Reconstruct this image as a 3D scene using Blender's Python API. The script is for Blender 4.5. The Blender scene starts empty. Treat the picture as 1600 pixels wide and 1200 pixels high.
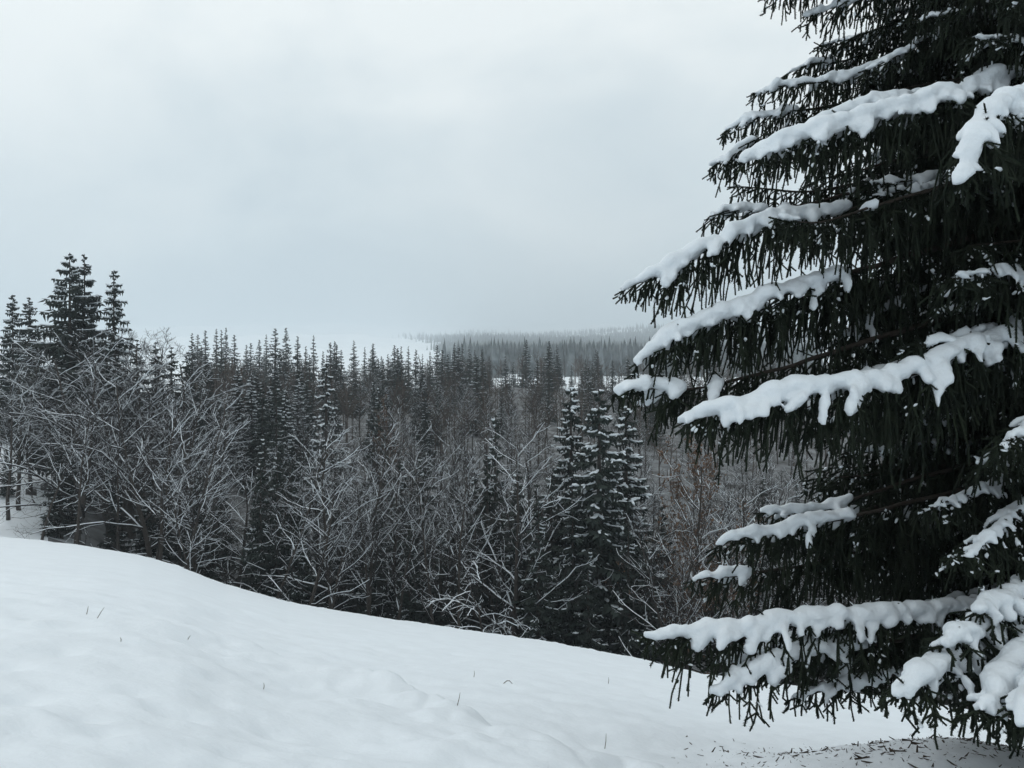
import bpy, math, random
import numpy as np

C = bpy.context.scene.collection
F = 1208.0                       # focal length in pixels of the 1600 px wide photograph
def P(px, py, Y):                # a place in the world, seen from the eye (0,0,0) looking along +Y
    return np.array([(px - 800) / F * Y, Y, -(py - 600) / F * Y])

# ------------------------------------------------------------------ camera, sky, sun, exposure
scn = bpy.context.scene
cam = bpy.data.objects.new('camera', bpy.data.cameras.new('camera'))
C.objects.link(cam)
cam.location = (0, 0, 0)
cam.rotation_euler = (math.radians(90), 0, 0)
cam.data.sensor_width = 36.0
cam.data.lens = 36.0 * F / 1600.0
cam.data.clip_start = 0.05
cam.data.clip_end = 40000
scn.camera = cam

SUN_EL, SUN_AZ = math.radians(38), math.radians(-38)      # behind the clouds, ahead and a little left
world = bpy.data.worlds.new('World'); scn.world = world
world.use_nodes = True
nt = world.node_tree; nt.nodes.clear()
def wn(t, **k):
    n = nt.nodes.new(t)
    for a, b in k.items(): setattr(n, a, b)
    return n
out = wn('ShaderNodeOutputWorld'); bg = wn('ShaderNodeBackground')
bg.inputs['Strength'].default_value = 0.1
sky = wn('ShaderNodeTexSky', sky_type='NISHITA', sun_disc=False)
sky.sun_elevation = SUN_EL; sky.sun_rotation = SUN_AZ
tc = wn('ShaderNodeTexCoord')
mp = wn('ShaderNodeMapping'); mp.inputs['Scale'].default_value = (1.0, 1.0, 1.9)
mp.inputs['Location'].default_value = (5.1, 2.2, 0.3)
nz = wn('ShaderNodeTexNoise'); nz.inputs['Scale'].default_value = 2.8; nz.inputs['Detail'].default_value = 7
nz.inputs['Roughness'].default_value = 0.5; nz.inputs['Distortion'].default_value = 0.45
sep = wn('ShaderNodeSeparateXYZ')
mr = wn('ShaderNodeMapRange'); mr.inputs['From Min'].default_value = -0.05; mr.inputs['From Max'].default_value = 0.42
m1 = wn('ShaderNodeMath', operation='MULTIPLY_ADD'); m1.inputs[1].default_value = 1.9; m1.inputs[2].default_value = -0.90
m2 = wn('ShaderNodeMath', operation='ADD', use_clamp=True)
ramp = wn('ShaderNodeValToRGB')
e = ramp.color_ramp.elements
e[0].position = 0.0; e[0].color = (0.430, 0.520, 0.590, 1)
e[1].position = 1.0; e[1].color = (1.0, 1.03, 1.01, 1)
e2 = e.new(0.45); e2.color = (0.715, 0.79, 0.815, 1)
vm = wn('ShaderNodeVectorMath', operation='SCALE'); vm.inputs['Scale'].default_value = 10.0
mx = wn('ShaderNodeMix', data_type='RGBA'); mx.inputs['Factor'].default_value = 0.94
L = nt.links.new
L(tc.outputs['Generated'], mp.inputs['Vector']); L(mp.outputs[0], nz.inputs['Vector'])
L(tc.outputs['Generated'], sep.inputs[0]); L(sep.outputs['Z'], mr.inputs['Value'])
L(nz.outputs['Fac'], m1.inputs[0]); L(m1.outputs[0], m2.inputs[0]); L(mr.outputs[0], m2.inputs[1])
L(m2.outputs[0], ramp.inputs['Fac']); L(ramp.outputs['Color'], vm.inputs[0])
L(sky.outputs['Color'], mx.inputs['A']); L(vm.outputs[0], mx.inputs['B'])
L(mx.outputs['Result'], bg.inputs['Color']); L(bg.outputs[0], out.inputs['Surface'])

sun = bpy.data.objects.new('sun', bpy.data.lights.new('sun', 'SUN'))
C.objects.link(sun)
sun.data.energy = 0.55; sun.data.angle = math.radians(20); sun.data.color = (1.0, 0.97, 0.93)
sd = np.array([math.sin(SUN_AZ) * math.cos(SUN_EL), math.cos(SUN_AZ) * math.cos(SUN_EL), math.sin(SUN_EL)])
from mathutils import Vector
sun.rotation_euler = Vector(sd).to_track_quat('Z', 'Y').to_euler()
sun.location = (0, 0, 60)

scn.view_settings.view_transform = 'Standard'; scn.view_settings.look = 'None'
scn.view_settings.gamma = 1; scn.view_settings.use_curve_mapping = False
scn.view_settings.exposure = 0.16
scn.cycles.use_denoising = True
scn.cycles.max_bounces = 6; scn.cycles.diffuse_bounces = 3; scn.cycles.volume_bounces = 1
scn.cycles.transparent_max_bounces = 4

# ------------------------------------------------------------------ materials
def mat(name, base, rough=0.8, var=0.25, scale=6.0, bump=0.0, bscale=30.0, objvar=0.0, spec=0.3, second=None, coord='Object'):
    m = bpy.data.materials.new(name); m.use_nodes = True
    t = m.node_tree; b = t.nodes['Principled BSDF']
    b.inputs['Roughness'].default_value = rough
    b.inputs['Specular IOR Level'].default_value = spec
    co = t.nodes.new('ShaderNodeTexCoord')
    n = t.nodes.new('ShaderNodeTexNoise'); n.inputs['Scale'].default_value = scale; n.inputs['Detail'].default_value = 6
    t.links.new(co.outputs[coord], n.inputs['Vector'])
    r = t.nodes.new('ShaderNodeValToRGB')
    lo = [c * (1 - var) for c in base]; hi = [min(1, c * (1 + var)) for c in (second or base)]
    r.color_ramp.elements[0].position = 0.3; r.color_ramp.elements[0].color = (*lo, 1)
    r.color_ramp.elements[1].position = 0.72; r.color_ramp.elements[1].color = (*hi, 1)
    t.links.new(n.outputs['Fac'], r.inputs['Fac'])
    col = r.outputs['Color']
    if objvar:
        oi = t.nodes.new('ShaderNodeObjectInfo')
        mm = t.nodes.new('ShaderNodeMath'); mm.operation = 'MULTIPLY_ADD'
        mm.inputs[1].default_value = 2 * objvar; mm.inputs[2].default_value = 1 - objvar
        t.links.new(oi.outputs['Random'], mm.inputs[0])
        h = t.nodes.new('ShaderNodeHueSaturation'); t.links.new(mm.outputs[0], h.inputs['Value'])
        t.links.new(col, h.inputs['Color']); col = h.outputs['Color']
    t.links.new(col, b.inputs['Base Color'])
    if bump:
        n2 = t.nodes.new('ShaderNodeTexNoise'); n2.inputs['Scale'].default_value = bscale; n2.inputs['Detail'].default_value = 5
        t.links.new(co.outputs[coord], n2.inputs['Vector'])
        bp = t.nodes.new('ShaderNodeBump'); bp.inputs['Strength'].default_value = bump; bp.inputs['Distance'].default_value = 0.02
        t.links.new(n2.outputs['Fac'], bp.inputs['Height']); t.links.new(bp.outputs[0], b.inputs['Normal'])
    return m
M = {}
M['snow'] = mat('snow', (0.72, 0.77, 0.815), 0.6, 0.03, 1.3, 0.55, 11.0)
M['tree_snow'] = mat('tree_snow', (0.72, 0.77, 0.815), 0.6, 0.05, 3.0, 0.6, 26.0)
M['needle'] = mat('needle', (0.011, 0.017, 0.013), 0.8, 0.35, 5.0, second=(0.018, 0.024, 0.015), spec=0.12)
M['needle_mid'] = mat('needle_mid', (0.019, 0.027, 0.023), 0.8, 0.3, 2.0, objvar=0.3)
M['bark'] = mat('bark', (0.050, 0.043, 0.038), 0.9, 0.4, 9.0, 0.6, 30.0)
M['spruce_wood'] = mat('spruce_wood', (0.034, 0.027, 0.022), 0.9, 0.4, 14.0, 0.6, 40.0)
M['twig'] = mat('twig', (0.032, 0.028, 0.027), 0.9, 0.35, 2.0, objvar=0.3)
M['twig_brown'] = mat('twig_brown', (0.070, 0.055, 0.046), 0.9, 0.35, 2.0, objvar=0.2)
M['dry_leaf'] = mat('dry_leaf', (0.13, 0.075, 0.045), 0.8, 0.4, 3.0)
M['stalk'] = mat('stalk', (0.10, 0.08, 0.05), 0.9, 0.3, 20.0)
M['litter'] = mat('litter', (0.055, 0.042, 0.032), 0.9, 0.4, 12.0)
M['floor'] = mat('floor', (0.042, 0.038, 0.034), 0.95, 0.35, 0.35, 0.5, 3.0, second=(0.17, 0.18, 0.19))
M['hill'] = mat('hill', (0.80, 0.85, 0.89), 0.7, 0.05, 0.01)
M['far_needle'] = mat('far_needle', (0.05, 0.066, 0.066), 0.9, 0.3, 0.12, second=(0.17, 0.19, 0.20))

# ------------------------------------------------------------------ mesh helpers
def mesh(name, V, Fs, mats, smooth=False, midx=None):
    """Fs: one (n,k) array or a list of such arrays"""
    if not isinstance(Fs, list): Fs = [Fs]
    Fs = [np.asarray(f, dtype=np.int32) for f in Fs if len(f)]
    V = np.asarray(V, dtype=np.float32)
    me = bpy.data.meshes.new(name)
    me.vertices.add(len(V)); me.vertices.foreach_set('co', V.ravel())
    lv = np.concatenate([f.ravel() for f in Fs])
    sizes = np.concatenate([np.full(len(f), f.shape[1], np.int32) for f in Fs])
    me.loops.add(len(lv)); me.loops.foreach_set('vertex_index', lv)
    me.polygons.add(len(sizes))
    st = np.zeros(len(sizes), np.int32); st[1:] = np.cumsum(sizes)[:-1]
    me.polygons.foreach_set('loop_start', st)
    me.polygons.foreach_set('use_smooth', np.full(len(sizes), smooth, bool))
    if not isinstance(mats, (list, tuple)): mats = [mats]
    for m in mats: me.materials.append(m)
    if midx is not None: me.polygons.foreach_set('material_index', np.asarray(midx, np.int32))
    me.update(calc_edges=True)
    return me
def obj(name, data, parent=None, loc=None):
    o = bpy.data.objects.new(name, data); C.objects.link(o)
    if parent is not None: o.parent = parent
    if loc is not None: o.location = loc
    return o
def tag(o, label=None, cat=None, group=None, kind=None):
    if label: o['label'] = label
    if cat: o['category'] = cat
    if group: o['group'] = group
    if kind: o['kind'] = kind
    return o
def join(parts):
    """parts: list of (V, F) with the same face size"""
    Vs, Fs, n = [], [], 0
    for V, f in parts:
        if len(V) == 0: continue
        Vs.append(V); Fs.append(np.asarray(f) + n); n += len(V)
    if not Vs: return np.zeros((0, 3)), np.zeros((0, 4), int)
    return np.concatenate(Vs), np.concatenate(Fs)
def frames(d):
    d = d / np.maximum(np.linalg.norm(d, axis=1, keepdims=True), 1e-9)
    ref = np.where(np.abs(d[:, 2:3]) < 0.9, np.array([[0, 0, 1.0]]), np.array([[1.0, 0, 0]]))
    a = np.cross(ref, d); a /= np.maximum(np.linalg.norm(a, axis=1, keepdims=True), 1e-9)
    return d, a, np.cross(d, a)
def tubes(P0, P1, R0, R1, sides):
    P0 = np.asarray(P0, float); P1 = np.asarray(P1, float)
    if len(P0) == 0: return np.zeros((0, 3)), np.zeros((0, 4), int)
    d, a, b = frames(P1 - P0)
    ang = np.arange(sides) * 2 * np.pi / sides
    ca, sa = np.cos(ang), np.sin(ang)
    ring = a[:, None, :] * ca[None, :, None] + b[:, None, :] * sa[None, :, None]
    V0 = P0[:, None, :] + ring * np.asarray(R0)[:, None, None]
    V1 = P1[:, None, :] + ring * np.asarray(R1)[:, None, None]
    V = np.concatenate([V0, V1], 1).reshape(-1, 3)
    i = np.arange(sides); j = (i + 1) % sides
    f = np.stack([i, j, j + sides, i + sides], 1)
    Fq = (f[None] + (np.arange(len(P0)) * 2 * sides)[:, None, None]).reshape(-1, 4)
    return V, Fq
def polytube(pts, rad, sides):
    pts = np.asarray(pts, float); rad = np.asarray(rad, float)
    t = np.gradient(pts, axis=0); d, a, b = frames(t)
    ang = np.arange(sides) * 2 * np.pi / sides
    V = pts[:, None, :] + (a[:, None, :] * np.cos(ang)[None, :, None] + b[:, None, :] * np.sin(ang)[None, :, None]) * rad[:, None, None]
    V = V.reshape(-1, 3); n = len(pts)
    i = np.arange(sides); j = (i + 1) % sides
    f = np.stack([i, j, j + sides, i + sides], 1)
    return V, (f[None] + (np.arange(n - 1) * sides)[:, None, None]).reshape(-1, 4)
def _ico(sub):
    import bmesh
    bm = bmesh.new(); bmesh.ops.create_icosphere(bm, subdivisions=sub, radius=1.0)
    V = np.array([v.co[:] for v in bm.verts]); f = np.array([[v.index for v in q.verts] for q in bm.faces]); bm.free()
    return V, f
ICO1, ICO2 = _ico(1), _ico(2)
def blobs(cen, axis, ra, rb, rc, ico=ICO2):
    """ellipsoids: ra along the axis, rb across, rc upwards"""
    cen = np.asarray(cen, float)
    if len(cen) == 0: return np.zeros((0, 3)), np.zeros((0, 3), int)
    d, a, b = frames(np.asarray(axis, float))
    v, f = ico
    V = cen[:, None] + v[None, :, 0:1] * d[:, None] * np.asarray(ra)[:, None, None] \
        + v[None, :, 1:2] * a[:, None] * np.asarray(rb)[:, None, None] + v[None, :, 2:3] * b[:, None] * np.asarray(rc)[:, None, None]
    return V.reshape(-1, 3), (f[None] + (np.arange(len(cen)) * len(v))[:, None, None]).reshape(-1, 3)
def smoothstep(a, b, x):
    t = np.clip((x - a) / (b - a), 0, 1); return t * t * (3 - 2 * t)
def _h(ix, iy, s):
    n = (ix.astype(np.int64) * 374761393 + iy.astype(np.int64) * 668265263 + s * 144665) & 0x7fffffff
    n = ((n ^ (n >> 13)) * 1274126177) & 0x7fffffff
    return ((n ^ (n >> 16)) & 0xffff) / 65535.0
def vnoise(x, y, s=0):
    ix, iy = np.floor(x), np.floor(y); fx, fy = x - ix, y - iy
    fx = fx * fx * fx * (fx * (6 * fx - 15) + 10); fy = fy * fy * fy * (fy * (6 * fy - 15) + 10)
    ix, iy = ix.astype(np.int64), iy.astype(np.int64)
    a = _h(ix, iy, s); b = _h(ix + 1, iy, s); c = _h(ix, iy + 1, s); d = _h(ix + 1, iy + 1, s)
    return (a * (1 - fx) + b * fx) * (1 - fy) + (c * (1 - fx) + d * fx) * fy - 0.5
def fbm(x, y, s=0, o=4):
    r = 0; amp = 1
    for k in range(o):
        r = r + amp * vnoise(x * 2 ** k + 17.3 * k, y * 2 ** k - 9.1 * k, s + k); amp *= 0.5
    return r

# ------------------------------------------------------------------ terrain
EYE = 1.7
_edge = np.array([(-250, 812), (0, 838), (80, 846), (150, 855), (220, 868), (280, 885), (350, 912), (450, 940), (520, 953), (600, 966), (680, 977), (750, 987),
                  (880, 1006), (1000, 1030), (1100, 1055), (1250, 1073), (1400, 1092), (1500, 1108), (1600, 1128), (1900, 1185)], float)
EU, EG = (_edge[:, 0] - 800) / F, (_edge[:, 1] - 600) / F
YCU, YCV = np.array([-.9, -.66, -.3, 0, .3, .66, .9]), np.array([42, 42, 40, 36, 28, 20, 18.])
FY = np.array([0, 50, 60, 75, 100, 140, 200, 300, 420, 1500, 2900, 5000, 8700, 10800.])
FU = np.array([-.9, -.66, -.3, 0, .3, .66, .9])
FZ = np.array([
    [-10, -11.5, -12, -9.5, -6, -5, -6, -3, -1, 6, 30, 90, 240, 300],
    [-10, -11.3, -10.8, -9, -6, -5.5, -6.5, -3.5, -1, 6, 32, 95, 245, 305],
    [-15, -18, -20, -19, -14, -11, -8, -4, 0, 8, 40, 105, 255, 315],
    [-18, -21, -24, -24, -19, -14, -9, -3, 1, 14, 52, 118, 268, 322],
    [-20, -24, -28, -29, -25, -18, -12, -4, 1, 15, 54, 122, 275, 325],
    [-16, -26, -31, -32, -28, -20, -13, -5, 0, 14, 54, 122, 275, 325],
    [-16, -26, -31, -32, -28, -20, -13, -5, 0, 14, 54, 122, 275, 325.]])
FY[8:] = [420, 900, 1600, 2800, 4600, 9000]; _dl = np.array([-.6, -.6, -.3, 0, 0, 0, 0])[:, None]; FZ[:, 9:] = np.array([19, 58, 143, 290, 690.]) * (1 + .06 * _dl)                  # the mountain lies kilometres away
def far_z(u, Y):
    u = np.clip(u, -.9, .9); Yc = np.clip(Y, 0, 9000)
    cols = np.stack([np.interp(Yc, FY, FZ[k]) for k in range(len(FU))])
    k = np.clip(np.searchsorted(FU, u, side='right') - 1, 0, len(FU) - 2)
    t = (u - FU[k]) / (FU[k + 1] - FU[k]); t = t * t * (3 - 2 * t)
    i = np.arange(len(u))
    return cols[k, i] * (1 - t) + cols[k + 1, i] * t
TERR = np.array([(-14, 15.5), (-9.1, 13.8), (-6.6, 14.2), (-4.1, 13), (-1.75, 11.3), (0, 8.8), (1.4, 8.0), (3.0, 6.0), (4.0, 3.5), (4.5, 0.), (5, -8)])
DIPS = [(25, 1095, .10), (130, 1120, .09), (100, 1020, .07), (45, 965, .06), (260, 1110, .07), (295, 1118, .06), (330, 1090, .05), (20, 1040, .06),
        (160, 1140, .07), (215, 1080, .05), (360, 1175, .06), (420, 1150, .05), (520, 1180, .06), (610, 1150, .05)]
_dipxy = []
def height(x, y):
    x = np.asarray(x, float); y = np.asarray(y, float)
    r = np.hypot(x, y); th = np.arctan2(x, y)
    ys = np.maximum(y, 1e-3); u = np.where(y > 1e-3, x / ys, np.sign(x) * 9.0)
    uc = np.clip(u, -.95, .95)
    G = np.interp(uc, EU, EG); Yc = np.interp(uc, YCU, YCV)
    sx = 60 * np.tanh(x / 60); sy = np.where(y < 0, 14 * np.tanh(y / 14), y)
    plane = -EYE - 0.2 * sx - 0.283 * sy
    front = -EYE - y * (G - EYE / Yc)
    w = (1 - smoothstep(.78, 1.15, np.abs(u))) * smoothstep(0.5, 4, y)
    near = plane * (1 - w) + front * w
    # terrace and mounds of the nearer snow
    tx = np.interp(x, TERR[:, 0], TERR[:, 1]); d = tx - y + 0.5 * fbm(x * 0.7, y * 0.7, 5, 3)
    near = near + 0.30 * smoothstep(-0.28, 0.30, d) * smoothstep(-40, -12, x) * (x < 6) * smoothstep(25, 6, r)
    lump = smoothstep(-2.2, 0.2, d) * smoothstep(5, 0.3, d)
    near = near + lump * (0.25 * fbm(x * 0.9, y * 0.9, 11, 3) + 0.10 * np.abs(vnoise(x * 2.3, y * 2.3, 3))) * smoothstep(20, 10, r)
    near = near + smoothstep(40, 8, r) * (0.16 * fbm(x * 0.45, y * 0.45, 21, 3) + 0.055 * fbm(x * 1.9, y * 1.9, 31, 3) + .016 * vnoise(x * 4.3, y * 4.3, 37)) * (1 - np.exp(-(r / 2.0) ** 2))
    near = near + 0.03 * fbm(x * .9, y * .9, 41, 3) * smoothstep(4, 12, r)
    for (dx, dy, dd) in _dipxy:
        near = near - dd * np.exp(-((x - dx) ** 2 + (y - dy) ** 2) / 0.16 ** 2)
    near = near + (0.05 * fbm(x * 2.6, y * 2.6, 81, 3) + .05 * np.maximum(0, vnoise(x * 1.7, y * 1.7, 83))) * np.exp(-((y - Yc) / 4.0) ** 2) * (y > 0)
    # mound under the big spruce
    near = near + 0.66 * np.exp(-(((x - 5.9) / 2.9) ** 2 + ((y - 8.2) / 2.2) ** 2) ** 1.5)
    fs = 1 - smoothstep(math.radians(48), math.radians(85), np.abs(th))
    ue = np.clip(np.tan(np.clip(th, -1.2, 1.2)), -.9, .9); ye = np.where(np.abs(ue) < .9, y, r * 0.743)
    fz = far_z(ue.ravel(), np.maximum(ye, 0).ravel()).reshape(x.shape)
    fz = fz + fbm(x / 60, y / 60, 51, 4) * smoothstep(60, 300, r) * 5 + fbm(x / 900, y / 900, 61, 4) * smoothstep(900, 5000, r) * 75
    back = np.where(x < 0, 6.0, -14.0) * np.tanh(np.abs(x) / 60) + 3 * np.tanh(-y / 30)
    fz = fz * fs + back * (1 - fs)
    Ye = np.where(fs > 0, ye, r); wd = np.interp(uc, [-.66, 0, .66], [10, 14, 24])
    k = smoothstep(0, 1, (np.where(y > 0, Ye, r) - Yc) / wd)
    return near * (1 - k) + fz * k
def hz(x, y): return float(height(np.array([x]), np.array([y]))[0])
_t = []
for (px, py, dd) in DIPS:                                   # where those rays meet the snow
    s = np.linspace(2.5, 30, 600); q = height((px - 800) / F * s, s); zr = -(py - 600) / F * s
    i = int(np.argmax(zr < q)); _t.append(((px - 800) / F * s[i], s[i], dd))
_rd = random.Random(5)
for k in range(46):
    yy = _rd.uniform(3, 20); _t.append((_rd.uniform(-.7, .45) * yy, yy, _rd.uniform(.01, .035)))
_dipxy = _t

ang = np.concatenate([np.linspace(-180, -52, 40)[:-1], np.linspace(-52, -40, 20)[:-1], np.linspace(-40, 40, 400)[:-1], np.linspace(40, 52, 20)[:-1], np.linspace(52, 180, 40)[:-1]])
rad = np.concatenate([[0.02, 0.5, 1.0, 1.6], np.geomspace(2.2, 46, 270), np.geomspace(48, 420, 70), np.geomspace(440, 11000, 55)])
A, R = np.meshgrid(np.radians(ang), rad)
GX, GY = R * np.sin(A), R * np.cos(A)
GZ = height(GX, GY)
na, nr = len(ang), len(rad)
GV = np.stack([GX, GY, GZ], 2).reshape(-1, 3)
ii, jj = np.meshgrid(np.arange(nr - 1), np.arange(na), indexing='ij')
GF = np.stack([ii * na + jj, ii * na + (jj + 1) % na, (ii + 1) * na + (jj + 1) % na, (ii + 1) * na + jj], 2).reshape(-1, 4)
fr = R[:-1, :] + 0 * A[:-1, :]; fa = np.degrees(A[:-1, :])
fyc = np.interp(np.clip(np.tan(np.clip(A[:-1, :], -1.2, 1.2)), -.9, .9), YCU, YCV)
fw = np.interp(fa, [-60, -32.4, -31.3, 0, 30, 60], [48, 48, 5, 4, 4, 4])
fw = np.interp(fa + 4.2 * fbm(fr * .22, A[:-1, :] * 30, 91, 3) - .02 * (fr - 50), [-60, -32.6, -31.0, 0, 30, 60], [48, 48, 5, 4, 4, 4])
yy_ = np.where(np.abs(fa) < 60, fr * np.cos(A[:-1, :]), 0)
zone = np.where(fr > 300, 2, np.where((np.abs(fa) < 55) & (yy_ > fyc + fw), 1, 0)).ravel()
def ground(name, sel, m):
    f = GF[sel]; used, inv = np.unique(f.ravel(), return_inverse=True)
    o = obj(name, mesh(name, GV[used], inv.reshape(-1, 4), m, True)); o['kind'] = 'structure'; return o
ground('snow_field', zone == 0, M['snow'])
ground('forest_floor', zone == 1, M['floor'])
ground('mountain_slope', zone == 2, M['hill'])

# ------------------------------------------------------------------ haze
def box(name, lo, hi, m):
    x0, y0, z0 = lo; x1, y1, z1 = hi
    V = [(x0, y0, z0), (x1, y0, z0), (x1, y1, z0), (x0, y1, z0), (x0, y0, z1), (x1, y0, z1), (x1, y1, z1), (x0, y1, z1)]
    return obj(name, mesh(name, V, np.array([(0, 3, 2, 1), (4, 5, 6, 7), (0, 1, 5, 4), (1, 2, 6, 5), (2, 3, 7, 6), (3, 0, 4, 7)]), m))
hm = bpy.data.materials.new('haze'); hm.use_nodes = True
ht = hm.node_tree; ht.nodes.remove(ht.nodes['Principled BSDF'])
pv = ht.nodes.new('ShaderNodeVolumePrincipled'); pv.inputs['Color'].default_value = (0.84, 0.93, 1.0, 1)
HAZE = 0.00036
pv.inputs['Density'].default_value = HAZE; pv.inputs['Anisotropy'].default_value = 0.0
ht.links.new(pv.outputs[0], ht.nodes['Material Output'].inputs['Volume'])
tag(box('haze', (-11300, -11300, float(GZ.min()) - 1), (11300, 11300, float(GZ.max()) + 36), hm), kind='stuff')

# ------------------------------------------------------------------ bare broadleaved trees
def rot_about(v, k, a):
    k = k / np.linalg.norm(k)
    return v * math.cos(a) + np.cross(k, v) * math.sin(a) + k * np.dot(k, v) * (1 - math.cos(a))
def grow_tree(seed, H, trunk_r, lean=(0, 0), limb0=0.25, limb_n=16, limb_len=0.42, limb_ang=55, up=0.06, arch=0.0, twig=1.0, wig=0.12, levels=3, fork=False):
    """segments: lists p0, p1, r0, r1, level"""
    rg = random.Random(seed); S = []; cnt_ = [0]
    def rv(s): return np.array([rg.gauss(0, s), rg.gauss(0, s), rg.gauss(0, s)])
    def branch(p, d, length, r, lev):
        step = [H / 16, length / 7, length / 5, length / 3.0][min(lev, 3)]
        n = max(2, int(round(length / step))); pts = [p]; dirs = []
        for i in range(n):
            trop = np.array([0, 0, (up if lev > 0 else 0.02) - (arch * (i / n) if lev in (1, 2) else 0)])
            d = d + rv(wig * (0.35, 1.0, 1.3, 1.5)[lev]) + trop
            d = d / np.linalg.norm(d); dirs.append(d)
            pts.append(pts[-1] + d * length / n)
        cnt_[0] += 1; bid = cnt_[0]
        tip = r * (0.12 if lev == 0 else 0.3)
        rr = [max(0.0065 if lev > 2 else .012, r + (tip - r) * (i / n) ** (0.8 if lev == 0 else 1)) for i in range(n + 1)]
        for i in range(n): S.append((pts[i], pts[i + 1], rr[i], rr[i + 1], lev, bid))
        if lev >= levels: return
        cnt = [limb_n, int(9 * twig), int(8 * twig)][lev]
        az0 = rg.uniform(0, 6.28)
        for c in range(cnt):
            t = [limb0, 0.2, 0.15][lev] + (1 - [limb0, 0.2, 0.15][lev]) * (c + rg.random()) / cnt
            i = min(n - 1, int(t * n)); q = pts[i] + (pts[i + 1] - pts[i]) * (t * n - i)
            dd = dirs[i]; a = np.cross(dd, np.array([0.31, 0.95, 0.05])); a /= np.linalg.norm(a)
            az = az0 + c * 2.4 + rg.uniform(-.5, .5)
            ax = rot_about(a, dd, az)
            an = math.radians((limb_ang if lev == 0 else 45) * rg.uniform(.65, 1.25)) * (1 - 0.35 * t if lev == 0 else 1)
            nd = rot_about(dd, ax, an)
            if lev == 0: ln = H * limb_len * (1 - 0.62 * (t - limb0) / (1 - limb0)) * rg.uniform(.6, 1.15)
            else: ln = length * rg.uniform(.32, .6) * (1 - 0.45 * t)
            branch(q, nd, ln, max(0.008, rr[i] * rg.uniform(.38, .6)), lev + 1)
    d0 = np.array([lean[0], lean[1], 1.0]); d0 /= np.linalg.norm(d0)
    if fork:
        branch(np.zeros(3), d0 + np.array([.10, 0, 0]), H, trunk_r, 0); branch(np.array([.15, .1, 0]), d0 + np.array([-.14, .05, 0]), H * .9, trunk_r * .8, 0)
    else: branch(np.array([0, 0, -.6]), d0, H, trunk_r, 0)
    return S
def tree_meshes(name, S, twig_mat='twig', snow=1.0, leaves=0, seed=0):
    p0 = np.array([s[0] for s in S]); p1 = np.array([s[1] for s in S]); r0 = np.array([s[2] for s in S]); r1 = np.array([s[3] for s in S]); lv = np.array([s[4] for s in S])
    rg = np.random.RandomState(seed); bid = np.array([s[5] for s in S]); brnd = rg.rand(bid.max() + 1)[bid]
    k = lv == 0
    Vt, Ft = tubes(p0[k], p1[k], r0[k], r1[k], 7)
    trunk = mesh(name + '_trunk', Vt, Ft, M['bark'], True)
    a = join([tubes(p0[lv == 1], p1[lv == 1], r0[lv == 1], r1[lv == 1], 4), tubes(p0[lv > 1], p1[lv > 1], r0[lv > 1], r1[lv > 1], 3)])
    Fs = [a[1]]; V = a[0]; mi = np.zeros(len(a[1]), int); mats = [M[twig_mat]]
    if leaves:
        ks = np.where(lv >= 2)[0]; ks = ks[rg.randint(0, len(ks), leaves)]
        c = p0[ks] + (p1[ks] - p0[ks]) * rg.rand(leaves, 1) + rg.normal(0, .06, (leaves, 3))
        e1 = rg.normal(0, 1, (leaves, 3)) * .05; e2 = rg.normal(0, 1, (leaves, 3)) * .05 - np.array([0, 0, .05])
        LV = np.stack([c, c + e1 + e2 * .5, c + e2 * 1.4, c - e1 + e2 * .5], 1).reshape(-1, 3)
        Fs = [np.concatenate([a[1], np.arange(leaves * 4).reshape(-1, 4) + len(V)])]; V = np.concatenate([V, LV])
        mi = np.concatenate([mi, np.ones(leaves, int)]); mats.append(M['dry_leaf'])
    crown = mesh(name + '_crown', V, Fs, mats, False, mi)
    d = p1 - p0; ln = np.linalg.norm(d, axis=1); hor = np.hypot(d[:, 0], d[:, 1]) / ln
    keep = (hor > 0.42) & (brnd < np.array([.8, .9, .38, .14])[lv] * snow)
    ex = np.array([.01, .009, -.003, -.0068])[lv[keep]]
    rr0 = np.minimum(r0[keep] * 0.75, .05) + 0.010 + ex; rr1 = np.minimum(r1[keep] * 0.75, .05) + 0.008 + ex * .7
    off0 = np.zeros((keep.sum(), 3)); off1 = off0.copy(); off0[:, 2] = r0[keep] * .75 + .006; off1[:, 2] = r1[keep] * .75 + .006
    Vs, Fs2 = tubes(p0[keep] + off0, p1[keep] + off1, rr0, rr1, 3)
    parts = [(Vs, Fs2)]
    sm = mesh(name + '_snow', *join(parts), M['tree_snow'], False)
    return trunk, crown, sm, float(max(p1[:, 2]))
print('trees...')
DEC = {}
def dec(key, *a, tm='twig', snow=1.0, leaves=0, **k):
    DEC[key] = tree_meshes(key, grow_tree(*a, **k), tm, snow, leaves, a[0])
dec('oak1', 3, 19, .34, limb0=.14, limb_n=20, limb_len=.50, limb_ang=72, up=.05, arch=.10, twig=1.1, wig=.13)
dec('oak2', 8, 19, .32, limb0=.20, limb_n=19, limb_len=.46, limb_ang=66, up=.07, arch=.08, twig=1.1, wig=.15)
dec('oak3', 14, 18, .28, limb0=.22, limb_n=18, limb_len=.42, limb_ang=62, up=.06, arch=.05, twig=1.1, wig=.16)
dec('ash1', 21, 21, .24, limb0=.38, limb_n=18, limb_len=.30, limb_ang=48, up=.12, twig=1.05)
dec('ash2', 27, 21, .22, limb0=.32, limb_n=18, limb_len=.32, limb_ang=52, up=.10, twig=1.05, lean=(.05, 0))
dec('ash3', 31, 20, .20, limb0=.30, limb_n=16, limb_len=.30, limb_ang=55, up=.09, twig=1.05, lean=(.1, .05))
dec('fork1', 36, 19, .20, limb0=.3, limb_n=11, limb_len=.36, limb_ang=54, up=.08, arch=.03, twig=1.0, fork=True)
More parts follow.
